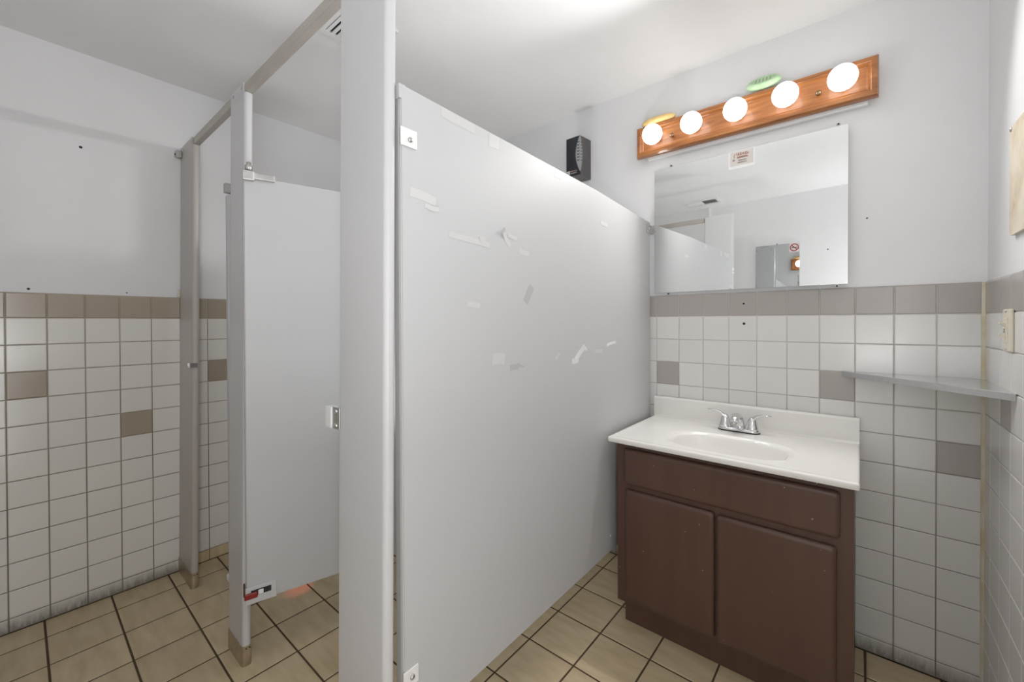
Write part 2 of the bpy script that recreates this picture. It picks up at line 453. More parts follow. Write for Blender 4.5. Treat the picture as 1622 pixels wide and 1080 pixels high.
# latch strike on the big post
st = obj('latch_strike', bbox(-0.050, -0.020, -0.008, 0.012, 0.968, 1.022, bev=0.002), m_whitemetal, p_big)
pl = obj('strike_plate', bbox(-0.020, 0.016, -0.004, -0.0004, 0.968, 1.022, bev=0.001), m_zamac, p_big)
for z in (0.977, 1.013): screw('screw', pl, (0.000, -0.004, z), '-y', 0.006, m_chrome, 0.004)

# header rail
hd = thing('header_rail', 'long taupe metal rail running overhead across the stall fronts', 'rail', (0, YS, 0), (LEAN, 0, 0))
bm = BM(); box(bm, XL + 0.002, -0.2465, 0.004, PT, 2.0705, 2.1045, bev=0.002, seg=1)
obj('rail', bm, m_header, hd)
bm = BM(); box(bm, XL + 0.001, XL + 0.02, 0.006, PT + 0.002, 2.105, 2.110); obj('end_bracket', bm, m_zamac, hd)

# big partition between right stall and vanity
pp = thing('partition_panel', 'tall light grey partition panel covered with tape remnants beside the vanity', 'partition', (0, 0, 0))
XP = -0.027; PTH = 0.025
pan = [(-1.450, 0.272), (-0.014, 0.274), (-0.014, 1.728), (-0.55, 1.756), (-1.440, 1.777), (-1.450, 1.777)]
bm = BM(); prism(bm, pan, 'x', XP - PTH, XP)
es = [e for e in bm.edges]
bmesh.ops.bevel(bm, geom=es, offset=0.003, segments=2, affect='EDGES')
obj('panel', bm, m_stall, pp)
obj('edge_trim', bbox(XP - PTH + 0.003, XP - 0.003, -1.4545, -1.4495, 0.29, 1.745, bev=0.001), m_trim, pp)
obj('corner_cap', bbox(XP - PTH - 0.0008, XP + 0.0008, -1.4545, -1.437, 1.746, 1.7785, bev=0.001), m_stall, pp)
def panel_bracket(y0, y1, z0, z1, ys, zs, mat):
    bk = obj('bracket', bbox(XP + 0.0003, XP + 0.004, y0, y1, z0, z1, bev=0.001), mat, pp)
    screw('screw', bk, (XP + 0.004, ys, zs), '+x', 0.006, m_zamac, 0.005); return bk
panel_bracket(-1.4525, -1.409, 1.640, 1.682, -1.428, 1.657, m_whitemetal)
panel_bracket(-1.4525, -1.412, 0.395, 0.435, -1.43, 0.415, m_whitemetal)
bk = panel_bracket(-0.060, -0.002, 1.672, 1.712, -0.045, 1.692, m_zamac)
obj('wall_flange', bbox(XP + 0.0005, XP + 0.022, -0.0045, -0.0006 + P, 1.672, 1.712, bev=0.001), m_zamac, pp)
bk = panel_bracket(-0.060, -0.004, 0.33, 0.37, -0.045, 0.35, m_zamac)
screw('screw', pp, (XP, -0.439, 0.3415), '+x', 0.004, m_whitemetal)

# tape remnants (each a strip of its own)
def tape(label, segs, mat=None, wdt=0.018, curl=None, name='tape_strip'):
    """segs: list of (y0,z0,y1,z1,width)"""
    bm = BM()
    for q, (y0, z0, y1, z1, wd) in enumerate(segs):
        d = Vector((0, y1 - y0, z1 - z0)); L = d.length; d.normalize(); nn = Vector((0, -d.z, d.y)); h0 = 0.0005 + 0.0004 * q
        c0 = Vector((XP, y0, z0)); n = 8; rows = []
        for i in range(n + 1):
            s = i / n; lift = 0.0
            if curl and q == curl[0]:
                e = max(0.0, (s - 0.35) / 0.65); lift = curl[1] * e * e
            jit = 0.06 * wd * math.sin(5.3 * s + y0 * 40)
            p = c0 + d * L * s + Vector((h0 + lift, 0, 0))
            rows.append([bm.verts.new(p + nn * (wd / 2 + jit)), bm.verts.new(p - nn * (wd / 2 - jit)),
                         bm.verts.new(p - nn * (wd / 2 - jit) - Vector((0.0003, 0, 0))), bm.verts.new(p + nn * (wd / 2 + jit) - Vector((0.0003, 0, 0)))])
        for A, Bv in zip(rows, rows[1:]):
            for k in range(4): bm.faces.new((A[k], A[(k + 1) % 4], Bv[(k + 1) % 4], Bv[k]))
        bm.faces.new(rows[0]); bm.faces.new(rows[-1][::-1])
    o = obj(name, bm, mat or m_tape)
    return tag(o, label, 'adhesive mark' if name != 'tape_strip' else 'tape', 'tape remnants on the partition panel')
tape('long clear tape strip just under the partition top near the front post', [(-1.333, 1.762, -1.218, 1.7545, 0.024)])
tape('square clear tape patch under the partition top, behind the longest top strip', [(-1.164, 1.750, -1.122, 1.748, 0.036)])
tape('small clear tape square at the partition top closest to the black dispenser', [(-0.840, 1.7445, -0.800, 1.742, 0.02)])
tape('clear tape strip with a curled white end beside the white front bracket', [(-1.427, 1.540, -1.352, 1.534, 0.022), (-1.385, 1.517, -1.352, 1.512, 0.012)], curl=(1, 0.012))
tape('longest clear tape strip at mid panel with a small tab above its end', [(-1.310, 1.462, -1.163, 1.452, 0.016), (-1.200, 1.462, -1.182, 1.474, 0.018)])
tape('cross of two tape pieces with a curled white tip on the partition', [(-1.073, 1.462, -1.118, 1.506, 0.016), (-1.085, 1.493, -1.041, 1.489, 0.013)], mat=m_tapew if False else m_tape, curl=(0, 0.014))
tape('short clear tape strip just right of and below the tape cross', [(-1.032, 1.455, -0.983, 1.449, 0.016)])
tape('short level clear tape strip alone at the middle height of the partition', [(-1.250, 1.286, -1.201, 1.283, 0.014)])
tape('tiny clear tape strip high on the partition toward the mirror', [(-0.521, 1.636, -0.460, 1.631, 0.016)])
tape('grey slanting smear of old adhesive in the middle of the partition', [(-1.003, 1.300, -0.968, 1.349, 0.026)], mat=m_smudge, name='adhesive_smear')
tape('pale square tape patch lowest left, beside the dark grey smear', [(-1.152, 1.135, -1.100, 1.128, 0.032)])
tape('dark grey smear of adhesive below the pale square tape patch', [(-1.076, 1.099, -1.035, 1.104, 0.018), (-1.035, 1.106, -1.010, 1.098, 0.006)], mat=m_smudge, name='adhesive_smear')
tape('small slanting clear tape scrap left of the crumpled white tape', [(-0.842, 1.109, -0.812, 1.127, 0.012)])
tape('crumpled white tape piece curling off the lower right partition', [(-0.735, 1.093, -0.690, 1.097, 0.02), (-0.713, 1.097, -0.660, 1.142, 0.022), (-0.662, 1.150, -0.630, 1.128, 0.012)], mat=m_tapew, curl=(1, 0.010))
tape('faint level tape scrap between the crumpled tape and the bright curl', [(-0.564, 1.121, -0.505, 1.120, 0.013)])
tape('small bright curled tape end nearest the sink on the partition', [(-0.469, 1.139, -0.415, 1.152, 0.012)], mat=m_tapew, curl=(0, 0.014))

# stall doors
def door(label, hinge, ang, z0, z1, L, side):
    """local x runs along the door from the hinge, local y is its thickness"""
    t = thing('stall_door', label, 'stall door', (hinge[0], hinge[1], 0), (0, 0, ang), 'open stall doors')
    bm = BM(); prism(bm, [(0, z0), (L, z0), (L, z1), (0, z1)], 'y', 0, side * 0.025)
    bmesh.ops.bevel(bm, geom=list(bm.edges), offset=0.003, segments=2, affect='EDGES')
    obj('leaf', bm, m_stall, t)
    return t
ang = math.radians(75)
dr = door('open grey stall door seen face on, right of the free-standing post', (-0.9275, -1.489), ang, 0.238, 1.757, 0.60, -1)
# top hinge: pivot knuckle, arm along the door top
hn = obj('top_hinge', bbox(-0.004, 0.032, -0.040, -0.0258, 1.740, 1.774, bev=0.003), m_zamac, dr)
bm = BM(); box(bm, 0.026, 0.095, -0.037, -0.0258, 1.748, 1.770, bev=0.002); obj('hinge_arm', bm, m_zamac, hn)
bm = BM(); lathe(bm, [(0.011, 1.776), (0.012, 1.782), (0.012, 1.792), (0.007, 1.795), (0.007, 1.803), (0.004, 1.805)], 16, (0.016, -0.030, 0)); obj('hinge_pin', bm, m_zamac, hn, smooth=True)
obj('edge_trim', bbox(-0.0025, -0.0003, -0.0235, -0.0015, 0.31, 1.735, bev=0.0005), m_trim, dr)
# bottom hinge: white plate with a slot showing red and black pieces
hn = obj('bottom_hinge', bbox(-0.004, 0.090, -0.0305, -0.0254, 0.236, 0.296, bev=0.0015), m_pil, dr)
obj('slot', bbox(0.012, 0.074, -0.0318, -0.0303, 0.264, 0.284, bev=0.0005), m_dark, hn)
obj('cam', bbox(-0.008, 0.032, -0.036, -0.0319, 0.257, 0.278, bev=0.003), m_red, hn)
obj('cam', bbox(0.034, 0.050, -0.035, -0.0319, 0.266, 0.281, bev=0.001), m_whitemetal, hn)
obj('rust_mark', bbox(-0.010, -0.0045, -0.020, -0.006, 0.262, 0.305, bev=0.0015), m_rust, hn)
dl = door('open grey stall door showing only its thin edge, left of the free-standing post', (-1.100, -1.489), math.radians(92), 0.262, 1.730, 0.60, 1)
obj('top_hinge', bbox(-0.006, 0.02, 0.002, 0.026, 1.738, 1.775, bev=0.002), m_trim, dl)
obj('bottom_hinge', bbox(-0.006, 0.02, 0.0, 0.027, 0.238, 0.2605, bev=0.002), m_whitemetal, dl)

# ------------------------------------------------------------------ vanity
vc = thing('vanity_cabinet', 'dark brown two-door vanity cabinet under the white sink top', 'cabinet', (0.39, -0.23, 0))
CX0, CX1, CY = 0.0135 - 0.39, 0.768 - 0.39, -0.455 + 0.23
def vb(name, a, mat, par, bev=0.002, seg=2): return obj(name, bbox(*a, bev=bev, seg=seg), mat, par)
bm = BM(); box(bm, CX0, CX0 + 0.016, CY + 0.02, 0.222, 0.103, 0.754); box(bm, CX1 - 0.016, CX1, CY + 0.02, 0.222, 0.103, 0.754)
box(bm, CX0 + 0.016, CX1 - 0.016, 0.212, 0.222, 0.103, 0.754); box(bm, CX0 + 0.016, CX1 - 0.016, CY + 0.02, 0.212, 0.103, 0.119)
obj('body', bm, m_vanity, vc)
bm = BM()
box(bm, CX0, CX0 + 0.045, CY, CY + 0.0195, 0.103, 0.754); box(bm, CX1 - 0.045, CX1, CY, CY + 0.0195, 0.103, 0.754)
box(bm, CX0 + 0.045, CX1 - 0.045, CY, CY + 0.0195, 0.103, 0.14); box(bm, CX0 + 0.045, CX1 - 0.045, CY, CY + 0.0195, 0.56, 0.60)
box(bm, CX0 + 0.045, CX1 - 0.045, CY, CY + 0.0195, 0.72, 0.754); box(bm, -0.02, 0.02, CY, CY + 0.0195, 0.14, 0.56)
obj('face_frame', bm, m_vanity, vc)
def front_panel(name, x0, x1, z0, z1, rad=0.013):
    """slab front with rounded corners and an eased edge"""
    bm = BM(); rings = []
    for inset, y in ((0.0, CY - 0.0006), (0.0, CY - 0.009), (0.0025, CY - 0.014), (0.008, CY - 0.0175), (0.014, CY - 0.0185)):
        rr = max(0.003, rad - inset * 0.6)
        rings.append([bm.verts.new((p, y, q)) for p, q in rrect(x0 + inset, x1 - inset, z0 + inset, z1 - inset, rr)])
    n = len(rings[0])
    for A, Bv in zip(rings, rings[1:]):
        for k in range(n): bm.faces.new((A[k], A[(k + 1) % n], Bv[(k + 1) % n], Bv[k]))
    bm.faces.new(rings[0]); cap = bm.faces.new(rings[-1])
    o = obj(name, bm, m_vanity, vc, smooth=True)
    for p in o.data.polygons:
        if len(p.vertices) > 4: p.use_smooth = False
    return o
front_panel('drawer_front', 0.0465 - 0.39, 0.7363 - 0.39, 0.588, 0.730)
front_panel('door', 0.052 - 0.39, 0.387 - 0.39, 0.122, 0.567)
front_panel('door', 0.393 - 0.39, 0.728 - 0.39, 0.119, 0.563)
bm = BM(); box(bm, CX0 + 0.014, CX1, -0.412 + 0.23, -0.398 + 0.23, 0.0, 0.1028); box(bm, CX0 + 0.014, CX0 + 0.03, -0.398 + 0.23, 0.222, 0.0, 0.1028); box(bm, CX1 - 0.016, CX1, -0.398 + 0.23, 0.222, 0.0, 0.1028)
obj('toe_kick', bm, m_vanity, vc)

# sink top: one slab, oval basin, backsplash, drain
vt = thing('sink_top', 'white moulded vanity top with oval basin and backsplash', 'sink', (0.39, -0.25, 0.775))
TX0, TX1, TY0, TY1 = 0.001 - 0.39, 0.776 - 0.39, -0.502 + 0.25, -0.004 + 0.25
bx, by, ax_, ay_ = 0.391 - 0.39, -0.316 + 0.25, 0.218, 0.129
def topz(x, y):
    uu, vv = abs((x - bx) / ax_), abs((y - by) / ay_); rr = (uu ** 2.8 + vv ** 2.8) ** (1 / 2.8)
    z = 0.0
    if rr < 1.0:
        if rr > 0.90: s = (1 - rr) / 0.10; z = -0.009 * s * s * (3 - 2 * s)
        else:
            s = 1 - rr / 0.90; z = -0.009 - 0.106 * (1 - (1 - s) ** 4.2)
    e = min(y - TY0, x - TX0, TX1 - x)      # raised drip rim along the front and sides
    if e < 0.03 and rr >= 1.0: z += 0.0022 * (0.5 + 0.5 * math.cos(math.pi * e / 0.03)) if e > 0.006 else 0.002
    return z
bm = BM(); NX, NY = 200, 130
grid = []
for i in range(NX + 1):
    row = []
    for j in range(NY + 1):
        x = TX0 + (TX1 - TX0) * i / NX; y = TY0 + (TY1 - TY0) * j / NY
        row.append(bm.verts.new((x, y, topz(x, y))))
    grid.append(row)
for i in range(NX):
    for j in range(NY): bm.faces.new((grid[i][j], grid[i + 1][j], grid[i + 1][j + 1], grid[i][j + 1]))
# rolled front and side edges down to the underside
border = [grid[0][j] for j in range(NY, -1, -1)] + [grid[i][0] for i in range(1, NX + 1)] + [grid[NX][j] for j in range(1, NY + 1)]
prev = border
for off, dz in ((0.003, -0.001), (0.005, -0.005), (0.005, -0.015), (0.003, -0.020)):
    cur = []
    for v_ in border:
        x, y, z = v_.co; nx = -1 if abs(x - TX0) < 1e-6 else (1 if abs(x - TX1) < 1e-6 else 0); ny = -1 if abs(y - TY0) < 1e-6 else 0
        cur.append(bm.verts.new((x + nx * off, y + ny * off, z + dz)))
    for k in range(len(border) - 1): bm.faces.new((prev[k], prev[k + 1], cur[k + 1], cur[k]))
    prev = cur
top = rawobj('basin_top', bm, m_counter, vt, smooth=True)
bm2 = bmesh.new(); bm2.from_mesh(top.data); bmesh.ops.recalc_face_normals(bm2, faces=bm2.faces); bm2.to_mesh(top.data); bm2.free()
bm = BM(); prism(bm, [(TY1 - 0.001, -0.018), (TY1 - 0.0225, -0.018), (TY1 - 0.0225, 0.000), (TY1 - 0.0205, 0.010), (TY1 - 0.0195, 0.089), (TY1 - 0.0165, 0.095), (TY1 - 0.012, 0.097), (TY1 - 0.001, 0.097)], 'x', TX0 - 0.004, TX1 + 0.004)
obj('backsplash', bm, m_counter, vt)
bm = BM(); lathe(bm, [(0.026, -0.1135), (0.024, -0.1105), (0.016, -0.110), (0.013, -0.106), (0.003, -0.1055)], 28, (bx, by, 0)); obj('drain', bm, m_chrome, vt, smooth=True)

# faucet
FX, FY, FZ = 0.386, -0.088, 0.7755
fa = thing('faucet', 'chrome two-handle faucet at the back of the sink', 'faucet', (FX, FY, FZ))
def stadium(hl, hw, n=14):
    pts = []
    for k in range(n + 1):
        a = math.radians(-90 + 180 * k / n); pts.append((hl - hw + hw * math.cos(a), hw * math.sin(a)))
    for k in range(n + 1):
        a = math.radians(90 + 180 * k / n); pts.append((-(hl - hw) + hw * math.cos(a), hw * math.sin(a)))
    return pts
bm = BM(); prism(bm, stadium(0.080, 0.028), 'z', 0.0, 0.003); obj('gasket', bm, m_black, fa)
bm = BM(); rings = []
for sc, z in ((1.0, 0.0032), (1.0, 0.008), (0.95, 0.013), (0.86, 0.015)):
    rings.append([bm.verts.new((p * (1 - (1 - sc) * 0.35), q * sc, z)) for p, q in stadium(0.079, 0.027)])
n = len(rings[0])
for A, Bv in zip(rings, rings[1:]):
    for k in range(n): bm.faces.new((A[k], A[(k + 1) % n], Bv[(k + 1) % n], Bv[k]))
bm.faces.new(rings[0]); bm.faces.new(rings[-1]); obj('base_plate', bm, m_chrome, fa, smooth=True)
for s in (-1, 1):
    bm = BM(); lathe(bm, [(0.0255, 0.013), (0.024, 0.020), (0.0225, 0.027), (0.0215, 0.028), (0.0215, 0.030), (0.0205, 0.031), (0.0185, 0.045), (0.0150, 0.056), (0.009, 0.063), (0.003, 0.065)], 28, (s * 0.051, 0, 0))
    hb = obj('valve_body', bm, m_chrome, fa, smooth=True)
    bm = BM(); tube(bm, [(s * 0.050, 0, 0.046), (s * 0.058, -0.001, 0.060), (s * 0.071, -0.002, 0.071), (s * 0.088, -0.003, 0.077), (s * 0.105, -0.004, 0.079), (s * 0.120, -0.004, 0.078)],
                    [(0.010, 0.013), (0.009, 0.012), (0.006, 0.0105), (0.004, 0.0095), (0.0036, 0.009), (0.0025, 0.006)], 16, up=(0, 0, 1))
    obj('handle', bm, m_chrome, hb, smooth=True)
bm = BM()
tube(bm, [(0, 0.004, 0.013), (0, 0.003, 0.030), (0, -0.003, 0.047), (0, -0.016, 0.062), (0, -0.036, 0.071), (0, -0.058, 0.070), (0, -0.076, 0.061), (0, -0.082, 0.052)],
     [(0.019, 0.025), (0.016, 0.0225), (0.0135, 0.0205), (0.012, 0.019), (0.011, 0.018), (0.011, 0.0165), (0.0112, 0.0145), (0.0112, 0.0125)], 20, up=(0, -1, 0))
obj('spout', bm, m_chrome, fa, smooth=True)
bm = BM(); lathe(bm, [(0.0095, 0.043), (0.0108, 0.044), (0.0108, 0.054), (0.009, 0.056)], 20, (0, -0.081, 0)); obj('aerator', bm, m_zamac, fa, smooth=True)
bm = BM(); lathe(bm, [(0.002, 0.012), (0.002, 0.052), (0.005, 0.053), (0.006, 0.057), (0.003, 0.061)], 14, (0, 0.0245, 0)); obj('lift_rod', bm, m_chrome, fa, smooth=True)

# ------------------------------------------------------------------ mirror over the sink
mr = thing('wall_mirror', 'large frameless mirror above the sink with small clips', 'mirror', (0.3675, -0.0076, 1.68), (-0.0157, 0, -0.0218))
def mirror_glass(par, x0, x1, z0, z1, yb, yf):
    bm = BM(); box(bm, x0, x1, yb, yf, z0, z1)
    for fc in bm.faces:
        nrm = fc.calc_center_median(); fc.material_index = 0 if abs(nrm.y - yf) < 1e-5 else 1
    return obj('glass', bm, [m_glass, m_glassedge], par)
mirror_glass(mr, -0.376, 0.3775, -0.303, 0.301, 0.0, -0.005)
def clip(par, x, z, up, y, sy=-1):
    if sy < 0: y = -0.0052
    bm = BM(); box(bm, x - 0.007, x + 0.007, y, y + sy * 0.003, z - 0.004 + up * 0.004, z + 0.004 + up * 0.004, bev=0.001)
    o = obj('clip', bm, m_zamac, par); screw('screw', o, (x, y + sy * 0.003, z + up * 0.006), '-y' if sy < 0 else '+y', 0.0035, m_dark); return o
clip(mr, 0.0743 - 0.3675, 0.301, 1, -0.0025); clip(mr, 0.7153 - 0.3675, 0.301, 1, -0.0025)
clip(mr, 0.0637 - 0.3675, -0.304, -1, -0.0025); clip(mr, 0.7122 - 0.3675, -0.304, -1, -0.0025)

# handwritten-looking card at the mirror's top edge
cd = thing('notice_card', 'small white card with red script stuck at the mirror top', 'card', (0.381, -0.0094, 1.942), (-0.0157, 0, -0.0218))
m_card = mottled('paper_card', (0.66, 0.63, 0.60), 0.03, 8, 0.6, 0)
m_cardedge = plain('card_sleeve', (0.86, 0.86, 0.86), 0.2)
obj('sleeve', bbox(-0.0515, 0.0515, -0.0006, 0.0, -0.0395, 0.039), m_cardedge, cd)
obj('card', bbox(-0.046, 0.046, -0.0012, -0.0007, -0.026, 0.036), m_card, cd)
m_script = plain('red_brown_ink', (0.36, 0.13, 0.08), 0.6); m_script2 = plain('grey_ink', (0.33, 0.27, 0.25), 0.6)
def scrawl(bm, x0, x1, z, amp, n, seed, rad):
    rnd = random.Random(seed); pts = []
    for i in range(n * 8 + 1):
        s = i / (n * 8); a = s * n * 2 * math.pi
        pts.append((x0 + (x1 - x0) * s + 0.0022 * math.cos(a), -0.0016, z + amp * math.sin(a) * (0.6 + 0.6 * rnd.random())))
    tube(bm, pts, rad, 6)
bm = BM(); scrawl(bm, -0.020, 0.026, 0.0225, 0.0055, 7, 1, 0.0011); scrawl(bm, -0.018, 0.024, 0.0085, 0.0038, 9, 2, 0.0009)
tube(bm, [(-0.026, -0.0016, 0.026), (-0.030, -0.0016, 0.014), (-0.027, -0.0016, 0.008)], 0.0012, 6)
obj('script_lettering', bm, m_script, cd)
bm = BM(); scrawl(bm, -0.012, 0.018, -0.005, 0.0022, 9, 3, 0.0006); scrawl(bm, -0.016, 0.020, -0.014, 0.0022, 10, 4, 0.0006)
bmesh.ops.create_circle(bm, cap_ends=True, segments=14, radius=0.005, matrix=Matrix.Translation((-0.031, -0.0014, -0.001)) @ Matrix.Rotation(math.pi / 2, 4, 'X'))
obj('small_lettering', bm, m_script2, cd)

# ------------------------------------------------------------------ vanity light
vl = thing('vanity_light', 'wood framed wall light bar with five lit globe bulbs above mirror', 'light fixture', (0.3745, 0, 2.1195))
obj('backplate', bbox(-0.412, 0.428, P - 0.0005, -0.020, -0.0865, 0.060, bev=0.004), m_whitemetal, vl)
bm = BM(); rings = []
hw, hh = 0.4565, 0.0735
for inset, y in ((0.002, -0.0205), (0.0, -0.024), (0.0, -0.040), (0.005, -0.053), (0.020, -0.0555), (0.0225, -0.054), (0.030, -0.043), (0.033, -0.0405), (0.034, -0.040)):
    rings.append([bm.verts.new((sx * (hw - inset), y, sz * (hh - inset))) for sx, sz in ((-1, -1), (1, -1), (1, 1), (-1, 1))])
for A, Bv in zip(rings, rings[1:]):
    for k in range(4): bm.faces.new((A[k], A[(k + 1) % 4], Bv[(k + 1) % 4], Bv[k]))
bm.faces.new(rings[0]); bm.faces.new(rings[-1])
obj('wood_board', bm, m_wood, vl)
m_brass = plain('antique_brass', (0.30, 0.20, 0.12), 0.3, 0.8)
for x in (-0.279, 0.281):
    bm = BM(); lathe(bm, [(0.004, -0.0402), (0.004, -0.052), (0.009, -0.053), (0.010, -0.058), (0.006, -0.063), (0.002, -0.064)], 18, (x, 0, -0.010), 'y'); obj('finial', bm, m_brass, vl, smooth=True)
for k in range(5):
    x = (k - 2) * 0.1775
    bm = BM(); ball(bm, (x, -0.103, 0.0), 0.0455, n=32); bl = obj('bulb', bm, m_bulb, vl, smooth=True)
    bm = BM(); lathe(bm, [(0.021, -0.0403), (0.021, -0.062), (0.017, -0.064)], 20, (x, 0, 0), 'y'); obj('socket', bm, m_whitemetal, bl, smooth=True)
    # the bulb's forward throw into the room
    d = bpy.data.lights.new('bulb_light', 'SPOT'); d.energy = BULB_SPOT; d.spot_size = math.radians(146); d.spot_blend = 0.4
    d.shadow_soft_size = 0.018; d.color = (1.0, 0.985, 0.965)
    lo = bpy.data.objects.new('bulb_light', d); link(lo, vl); lo.location = (x, -0.152, 0); lo.rotation_euler = (math.radians(-60), 0, 0)

# oval discs lying on top of the light bar
def disc(label, x, y, z, L, col, mat_n, tilt):
    k = NT(mat_n); k.set(k.ramp(k.noise(k.coord(), 30, 3), [(0.3, [c * 0.85 for c in col]), (0.7, col)]), 0.35); k.b.inputs['Subsurface Weight'].default_value = 0.4
    k.b.inputs['Subsurface Radius'].default_value = (0.02, 0.02, 0.02)
    t = thing('oval_air_freshener', label, 'air freshener', (x, y, z), (math.radians(tilt), 0.0, 0.0), 'air fresheners on the light bar')
    bm = BM(); rings = []
    prof = [(0.80, 0.0), (0.94, 0.003), (1.0, 0.010), (0.97, 0.018), (0.86, 0.025), (0.72, 0.028), (0.66, 0.026)]
    for sc, h in prof: rings.append([bm.verts.new((L / 2 * sc * math.cos(2 * math.pi * q / 40), 0.036 * sc * math.sin(2 * math.pi * q / 40), h)) for q in range(40)])
    for A, Bv in zip(rings, rings[1:]):
        for q in range(40): bm.faces.new((A[q], A[(q + 1) % 40], Bv[(q + 1) % 40], Bv[q]))
    bm.faces.new(rings[0]); bm.faces.new(rings[-1])
    obj('cover', bm, k.m, t, smooth=True)
    bm = BM()
    for q in range(5):
        xx = -L * 0.2 + L * 0.1 * q
        box(bm, xx - 0.002, xx + 0.002, -0.014, 0.014, 0.0258, 0.0268)
    obj('slots', bm, plain(mat_n + '_slot', [c * 0.45 for c in col], 0.5), t)
disc('cream yellow oval air freshener on the left end of the light bar', 0.025, -0.035, 2.1950, 0.165, (0.85, 0.62, 0.26), 'yellow_plastic', 12)
disc('pale green oval air freshener on top of the light bar', 0.468, -0.024, 2.2190, 0.128, (0.56, 0.80, 0.50), 'green_plastic', 48)

# ------------------------------------------------------------------ black dispenser on the back wall
dp = thing('soap_dispenser', 'black wall dispenser with grey leaf-shaped grille above the partition', 'dispenser', (-0.4175, 0, 2.1275))
dp.name = 'air_freshener_dispenser'; dp['category'] = 'dispenser'
m_navy = mottled('black_shrink_wrap', (0.018, 0.02, 0.028), 0.3, 10, 0.28, 0.3)
m_dgrey = mottled('dark_grey_plastic', (0.085, 0.08, 0.078), 0.2, 14, 0.3, 0.3)
m_mgrey = plain('mid_grey_plastic', (0.34, 0.34, 0.34), 0.45)
bm = BM(); prism(bm, [(-0.0455, P - 0.0005), (-0.0455, -0.100), (-0.042, -0.104), (0.040, -0.106), (0.0455, -0.101), (0.0455, P - 0.0005)], 'z', -0.1075, 0.1075)
for v_ in bm.verts:
    if v_.co.z > 0 and v_.co.y < -0.09: v_.co.z -= 0.008
for fc in bm.faces:
    c = fc.calc_center_median(); fc.material_index = 1 if (c.x > 0.044 or abs(c.z) > 0.1) else 0
obj('housing', bm, [m_navy, m_dgrey], dp)
bm = BM(); n = 20; rows = []
for q in range(n + 1):
    s = q / n; z = -0.090 + 0.190 * s; wl_ = 0.026 * math.sin(math.pi * s) ** 0.9
    rows.append([bm.verts.new((0.0437 - wl_, -0.1066, z)), bm.verts.new((0.0445, -0.1066, z)), bm.verts.new((0.0462, -0.1035, z)), bm.verts.new((0.0462, -0.1035 + wl_ * 0.75, z))])
for A, Bv in zip(rows, rows[1:]):
    for q in range(3): bm.faces.new((A[q], A[q + 1], Bv[q + 1], Bv[q]))
gr = obj('grille', bm, m_mgrey, dp)
bm = BM()
for q in range(7):
    z = -0.030 + 0.016 * q; box(bm, 0.0275, 0.041, -0.1074, -0.1068, z - 0.002, z + 0.002); box(bm, 0.0463, 0.0469, -0.1, -0.090, z - 0.002, z + 0.002)
obj('slots', bm, m_dark, gr)
m_lab = plain('white_print', (0.75, 0.75, 0.76), 0.5); m_labr = plain('pink_print', (0.65, 0.38, 0.38), 0.5)
lg = obj('logo', bbox(-0.0415, -0.020, -0.1066, -0.1052, -0.097, -0.077), m_lab, dp)
R90 = (math.pi / 2, 0, 0)
text('letters', 'TC', 0.015, m_navy, (-0.0308, -0.1068, -0.087), R90, lg, 0.0003)
text('lettering', 'TECHNICAL', 0.0085, m_labr, (0.004, -0.1066, -0.081), R90, dp, 0.0003)
text('lettering', 'CONCEPTS', 0.0085, m_lab, (0.003, -0.1066, -0.092), R90, dp, 0.0003)

# ------------------------------------------------------------------ corner shelf
sh = thing('corner_shelf', 'triangular stainless steel shelf in the corner right of the sink', 'shelf', (XR, 0, 1.045))
A0, A1, A2 = (-0.0005, -0.0015), (0.728 - XR, -0.0015), (-0.0005, -0.355)
bm = BM(); prism(bm, [A0, A1, A2], 'z', -0.0015, 0.0); obj('plate', bm, m_steel, sh)
d = Vector((A2[0] - A1[0], A2[1] - A1[1], 0)).normalized(); nn = Vector((d.y, -d.x, 0)); nn = nn if nn.y < 0 else -nn
q0 = Vector((A1[0], A1[1], 0)); q1 = Vector((A2[0], A2[1], 0))
bm = BM(); pr = [(0.0, 0.0002), (0.0025, -0.0012), (0.0025, -0.0195), (0.0012, -0.0195), (0.0, -0.002)]
Av = [bm.verts.new(q0 + nn * a + Vector((0, 0, b))) for a, b in pr]; Bv = [bm.verts.new(q1 + nn * a + Vector((0, 0, b))) for a, b in pr]
for k in range(5): bm.faces.new((Av[k], Av[(k + 1) % 5], Bv[(k + 1) % 5], Bv[k]))
bm.faces.new(Av); bm.faces.new(Bv); obj('front_lip', bm, m_steel, sh)

# ------------------------------------------------------------------ right wall: switch, old adhesive board
sw = thing('light_switch', 'ivory double switch plate on the tiled right wall', 'switch', (XR, -0.291, 1.210))
bm = BM(); box(bm, -0.0075, -0.0006, -0.040, 0.040, -0.058, 0.058, bev=0.003); obj('plate', bm, m_ivory, sw)
obj('yoke', bbox(-0.0095, -0.0072, -0.017, 0.017, -0.034, 0.034, bev=0.001), m_ivory, sw)
for z in (0.017, -0.014):
    bm = BM(); prism(bm, [(-0.009, z - 0.009), (-0.009, z + 0.003), (-0.020, z + 0.006), (-0.021, z + 0.002), (-0.013, z - 0.006)], 'y', -0.005, 0.005)
    for v_ in bm.verts: pass
    obj('toggle', bm, m_ivory, sw)
for z in (0.052, -0.050): screw('screw', sw, (-0.0075, 0, z), '-x', 0.0035, m_zamac)
for z in (0.002, -0.004): screw('screw', sw, (-0.0095, 0.009, z), '-x', 0.0022, m_dark, 0.0015)

